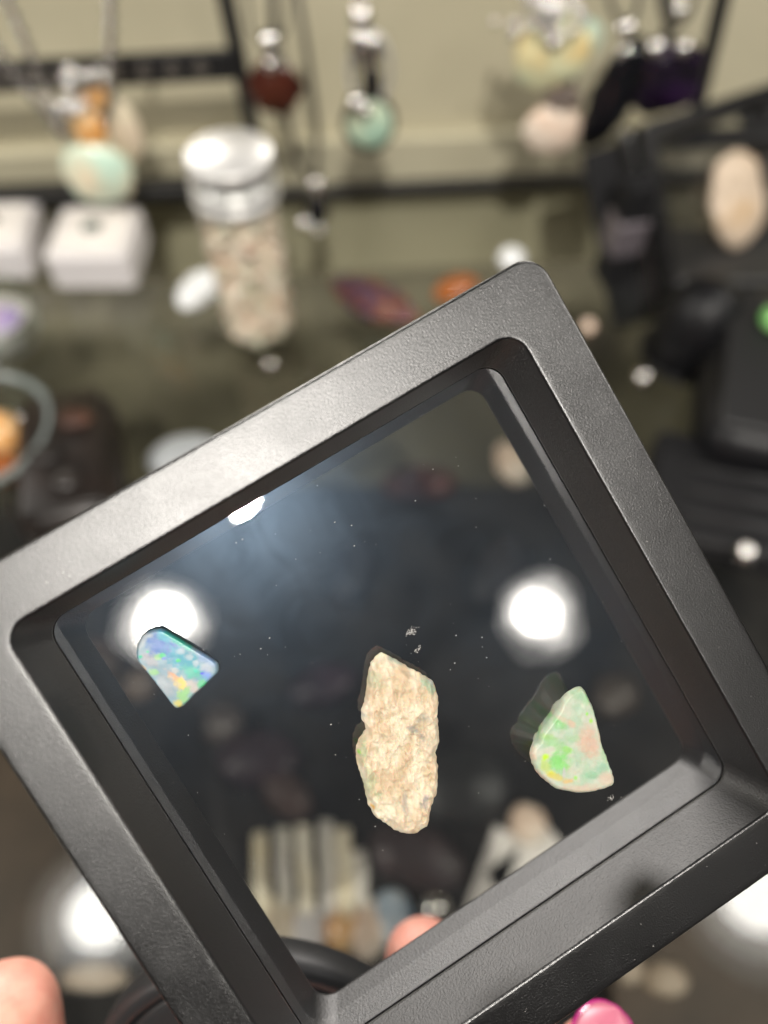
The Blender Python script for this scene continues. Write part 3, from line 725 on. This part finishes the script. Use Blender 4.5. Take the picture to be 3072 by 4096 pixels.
MB().sphere(PW(1432, 165, off), (.019, .008, .016), 22, 14).rough(.003, 90, 6).build('stone', M['purple'], t)

# ------------------------------------------------------------------ second floating frame at the right, with its stand and opal
tl = PD(1388, 268, .335); tr = PD(1753, 150, .37); bl = PD(1500, 560, .365)
fx = (tr - tl).normalized(); fy = (tl - bl); fy = (fy - fx * fy.dot(fx)).normalized(); fz = fx.cross(fy)
fc = tl + fx * S - fy * S
M2 = Matrix((fx, fy, fz)).transposed().to_4x4(); M2.translation = fc
make_frame(M2, 'black square frame standing at the right edge with one rough cream opal')
def f2(x, y, z): return M2 @ Vector((x, y, z))
mb = MB(); mb.sphere(Vector((0, 0, 0)), (.0185, .0235, .006), 28, 18)
for p in mb.v: p += noise.noise_vector(p * 120) * .002
mb.v = [f2(p.x + .013, p.y - .002, p.z + FILM_Z + .004) for p in mb.v]
M['roughopal'] = mottle(mat('rough_cream_amber_opal', (.7, .6, .5), .5), (.56, .45, .34), (.54, .31, .09), 45, 3, .5, .85)
c_ = sum(mb.v, Vector()) / len(mb.v); mb.v = [p - c_ for p in mb.v]
o = mb.build('opal', M['roughopal']); o.location = c_; tag(o, 'rough cream opal in the standing frame at the right edge', 'opal')
b0 = f2(-S * .2, -S, -.006)
t = thing('frame_stand', Vector((b0.x, b0.y, 0)), 'black block stand under the standing frame at the right', 'stand')
fb = f2(0, -S, -.0088)
MB().box(Vector((fb.x, fb.y + .010, .0042)), .032, .022, .0040, None, .0012).build('foot', M['plastic2'], t, False)
MB().box(Vector((fb.x, fb.y + .016, (fb.z + .008) / 2 + .004)), .022, .006, max(.004, (fb.z) / 2), None, .001).build('riser', M['plastic2'], t, False)

bar(MB(), f2(-S - .002, S * .9, -.024), f2(-S - .002, -S * 1.0, -.024), .022, .006).build('arm', M['black'], t, False)
# black pillar stand in front of the wall
a = PZ(1318, 600); ph = topz(1295, 385, a) / 3; t = thing('pillar_stand', a, 'short black square pillar with a worn grey band, left of the standing frame', 'stand')
M['greyband'] = mat('worn_grey_metal', (.16, .14, .155), .35, .3)  # specular sheen on the black pillar, painted as a grey band
pa = (Vector((.98, .2, 0)), Vector((-.2, .98, 0)), UP)
MB().box(a + UP * (ph * .5), .0075, .0075, ph * .5 - .0002, pa, .001).build('base', M['black'], t, False)
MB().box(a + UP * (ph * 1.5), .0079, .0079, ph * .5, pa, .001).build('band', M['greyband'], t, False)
MB().box(a + UP * (ph * 2.5), .0075, .0075, ph * .5 - .0002, pa, .001).build('head', M['black'], t, False)

# rounded black bust / ring holder
c = PZ(1478, 765); t = thing('display_bust', c, 'small rounded black ring cone below the standing frame', 'bust')
M['gloss'] = mat('glossy_black_resin', (.005, .005, .006), .45, spec=.3)
MB().lathe(c, [(.0001, 0), (.0165, 0), (.0185, .003), (.0190, .012), (.0180, .024), (.0145, .033), (.0095, .038), (.0045, .0405), (.0001, .041)], None, 64).build('body', M['gloss'], t)
MB().lathe(c, [(.0205, .0003), (.021, .0018), (.0200, .0026), (.0180, .0026)], None, 64, False).build('foot', M['gloss'], t)
o = MB().sphere(PZ(1672, 690, .0355), (.0055, .007, .004), 16, 10).rough(.0008, 240, 2).build('opal', M['greendrop']); tag(o, 'bright green opal on the black block, cut by the right edge', 'opal')
# folded black cloths / cases at the right, in front of the bust
c = PZ(1600, 1120); t = thing('ring_case', c, 'low black velvet ring case below the bust at the right', 'case')
MB().box(c + UP * .007, .040, .026, .007, (Vector((.94, -.34, 0)), Vector((.34, .94, 0)), UP), .003).build('body', M['black'], t, False)
mb = MB()
for k in range(4): mb.tube([c + UP * .0142 + Vector((-.034 + .004 * k, -.018 + .011 * k, 0)) , c + UP * .0142 + Vector((.03 + .004 * k, -.032 + .011 * k, 0))], .0012)
mb.build('ridges', M['metalblack'], t)
c = PZ(1665, 905); t = thing('display_block', c, 'tall matt black display block at the right edge behind the ring case', 'block')
MB().box(c + UP * .0155, .036, .046, .0150, (Vector((.96, -.28, 0)), Vector((.28, .96, 0)), UP), .0065).build('body', M['gloss'], t)
MB().box(c + UP * .0318, .031, .040, .0012, (Vector((.96, -.28, 0)), Vector((.28, .96, 0)), UP), .0006).build('top_pad', M['metalblack'], t, False)
# small silver studs and beads put in to give the bright round glints
gl = [(1388, 815, .004, 'silver ring stud beside the black bust'), (1612, 1195, .0042, 'bright silver stud in the ring case at the right'), (585, 788, .0030, 'silver ball stud on the glass just below the jar'),
      (1270, 705, .0035, 'cream pearl bead by the top corner of the frame'), (1485, 985, .0042, 'cream pearl bead right of the frame')]
for (x, y, r, lb) in gl:
    pm = M['silver'] if 'silver' in lb else M['opalpink']
    zz = .0142 if 'case' in lb else 0
    o = MB().sphere(PZ(x, y, r + zz), (r, r, r), 16, 10).build('stud' if 'silver' in lb else 'pearl', pm); tag(o, lb, 'bead')

# ------------------------------------------------------------------ under the glass: lower display
LZ = LOW + .0078
def low(px, py, rx, ry, rz, m, nm, label, cat, ang=0, seed=1, amp=.0012, zl=None):
    c = PZ(px, py, (LZ if zl is None else zl) + rz * .6); a = R(ang)
    mb = MB(); mb.sphere(Vector((0, 0, 0)), (rx, ry, rz), 18, 12, (Vector((math.cos(a), math.sin(a), 0)), Vector((-math.sin(a), math.cos(a), 0)), UP)); mb.rough(amp, 130, seed)
    o = mb.build(nm, m); o.location = c; return tag(o, label, cat)
low(905, 1045, .020, .011, .007, M['brownstone'], 'stone', 'red-brown stone seen dimly through the upper film', 'stone', 5)
low(1108, 1000, .010, .014, .007, M['opalpink'], 'stone', 'pale stone seen through the film beside the right bar', 'stone', 10)
low(1140, 1780, .008, .008, .006, M['opalpink'], 'stone', 'small dim pinkish pebble below the triangular opal', 'stone')
# pale gem sticks in a row
M['stick'] = gem('pale_tan_opal_stick', (.84, .72, .48), (.88, .82, .68), 60, .35)
M['stick2'] = gem('pale_grey_opal_stick', (.64, .60, .56), (.72, .68, .58), 60, .35)
for i, (x, y0, y1) in enumerate(((560, 1800, 1985), (610, 1790, 1975), (655, 1785, 1980), (705, 1775, 1985), (742, 1790, 1990), (775, 1840, 1960))):
    a, b = PZ(x, y0, LZ + .005), PZ(x + 8, y1, LZ + .005)
    mb = MB(); d = b - a; n_ = 10; pts = [a.lerp(b, k / n_) + Vector((math.sin(k * .9 + i) * .0003, 0, 0)) for k in range(n_ + 1)]
    mb.tube(pts, .0031, 10); mb.rough(.0005, 200, i)
    o = mb.build('opal_stick', M['stick'] if i % 2 == 0 else M['stick2']); 
    tag(o, ('leftmost', 'second from left', 'third from left', 'fourth from left', 'fifth from left', 'rightmost and shortest')[i] + ' pale opal stick in the row seen through the film', 'gem stick', 'opal sticks under the glass')
M['blueg'] = gem('pale_blue_chip', (.30, .42, .55), (.60, .62, .62), 60, .3)
for (x, y, r, m_, lb) in ((600, 2010, .009, M['opalcream'], 'cream chip left of the orange chip under the glass'), (742, 2000, .0075, M['opalfire'], 'orange chip seen through the film above the round base'),
                          (795, 2010, .008, M['opalpink'], 'pink chip right of the orange chip under the glass'), (845, 1985, .008, M['blueg'], 'pale blue chip beside the finger behind the film'),
                          (660, 2015, .008, M['white'], 'white chip between the cream and orange chips under the glass')):
    low(x, y, r, r * 1.3, r * .7, m_, 'gem_chip', lb, 'gem chip', 0, x)
low(940, 1962, .006, .006, .0055, M['silver'], 'stud', 'silver ball seen through the film above the finger', 'bead', amp=0)
low(400, 2060, .009, .009, .007, M['opalpink'], 'pearl', 'large cream pearl left of the round black base', 'bead', amp=0) if False else None
low(392, 2105, .0085, .0085, .007, M['pebble'], 'pearl', 'large cream pearl beside the round black base', 'bead', amp=0)
low(200, 2110, .014, .005, .005, M['pebble'], 'stone', 'cream stone right of the finger at lower left', 'stone', 0)
low(1350, 2085, .0065, .0065, .005, M['pebble'], 'stone', 'small cream pebble below the frame at lower right', 'stone')
low(1435, 2115, .0085, .006, .005, M['pebble'], 'stone', 'larger tan pebble below the frame at lower right', 'stone')
# brown wooden tray at lower left and lower right
for (x, y, hx, hy, lb) in ((20, 1800, .035, .075, 'brown wooden tray left of the frame under the glass'), (1580, 2190, .045, .05, 'brown wooden tray at the lower right under the glass')):
    c = PZ(x, y, LZ); t = thing('wooden_tray', c, lb, 'tray', 'brown wooden trays under the glass')
    M['browntray'] = M.get('browntray') or gem('brown_wood_tray', (.032, .019, .010), (.055, .034, .020), 40, .5)
    MB().box(c + UP * .0012, hx, hy, .0012, None, .0004).build('bottom', M['browntray'], t, False)
    for (sx, sy) in ((1, 0), (-1, 0), (0, 1), (0, -1)):
        MB().box(c + Vector((sx * (hx - .002), sy * (hy - .002), .0070)), .002 if sx else hx - .0042, .002 if sy else hy, .0046, None, .0006).build('side', M['browntray'], t, False)
# white cards under the glass, added for the pale glow streaks
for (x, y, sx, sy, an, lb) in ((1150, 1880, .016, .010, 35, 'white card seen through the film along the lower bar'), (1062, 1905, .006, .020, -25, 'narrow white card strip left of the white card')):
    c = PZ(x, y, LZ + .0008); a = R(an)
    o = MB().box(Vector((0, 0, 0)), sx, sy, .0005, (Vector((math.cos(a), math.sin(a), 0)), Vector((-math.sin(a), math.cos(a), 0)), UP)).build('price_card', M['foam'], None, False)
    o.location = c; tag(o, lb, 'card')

# pale blobs added in place of bright glints and glare on the glass
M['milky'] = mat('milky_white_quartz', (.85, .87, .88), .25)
low(428, 625, .0085, .0150, .006, M['milky'], 'cabochon', 'white oval cabochon on the glass left of the jar', 'stone', -25, 3, .0004, 0.0)
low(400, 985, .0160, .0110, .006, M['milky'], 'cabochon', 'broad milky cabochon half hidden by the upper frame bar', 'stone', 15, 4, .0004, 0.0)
low(1105, 558, .0070, .0075, .005, M['milky'], 'cabochon', 'small white cabochon peeking over the top frame corner', 'stone', 0, 5, .0004, 0.0)

# dim stones on the felt tray, seen dark through the film
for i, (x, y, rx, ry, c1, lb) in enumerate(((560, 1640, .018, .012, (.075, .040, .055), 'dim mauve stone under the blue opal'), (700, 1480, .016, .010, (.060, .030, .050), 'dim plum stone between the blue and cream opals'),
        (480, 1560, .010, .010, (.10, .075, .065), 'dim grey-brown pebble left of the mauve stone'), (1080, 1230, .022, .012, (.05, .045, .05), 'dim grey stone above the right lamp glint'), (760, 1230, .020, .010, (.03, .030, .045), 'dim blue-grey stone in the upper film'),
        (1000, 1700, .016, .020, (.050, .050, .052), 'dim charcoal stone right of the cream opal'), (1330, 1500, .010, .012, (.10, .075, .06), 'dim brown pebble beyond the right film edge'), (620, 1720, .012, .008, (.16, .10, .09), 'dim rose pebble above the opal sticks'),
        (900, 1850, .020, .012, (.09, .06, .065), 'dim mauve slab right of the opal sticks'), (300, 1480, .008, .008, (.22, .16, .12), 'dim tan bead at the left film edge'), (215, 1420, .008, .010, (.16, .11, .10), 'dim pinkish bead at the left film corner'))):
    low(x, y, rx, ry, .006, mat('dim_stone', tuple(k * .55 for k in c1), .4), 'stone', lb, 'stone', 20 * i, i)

M['milkydim'] = mat('greyish_milky_quartz', (.34, .36, .37), .3)  # greyer copy for the softer glare above the frame bar
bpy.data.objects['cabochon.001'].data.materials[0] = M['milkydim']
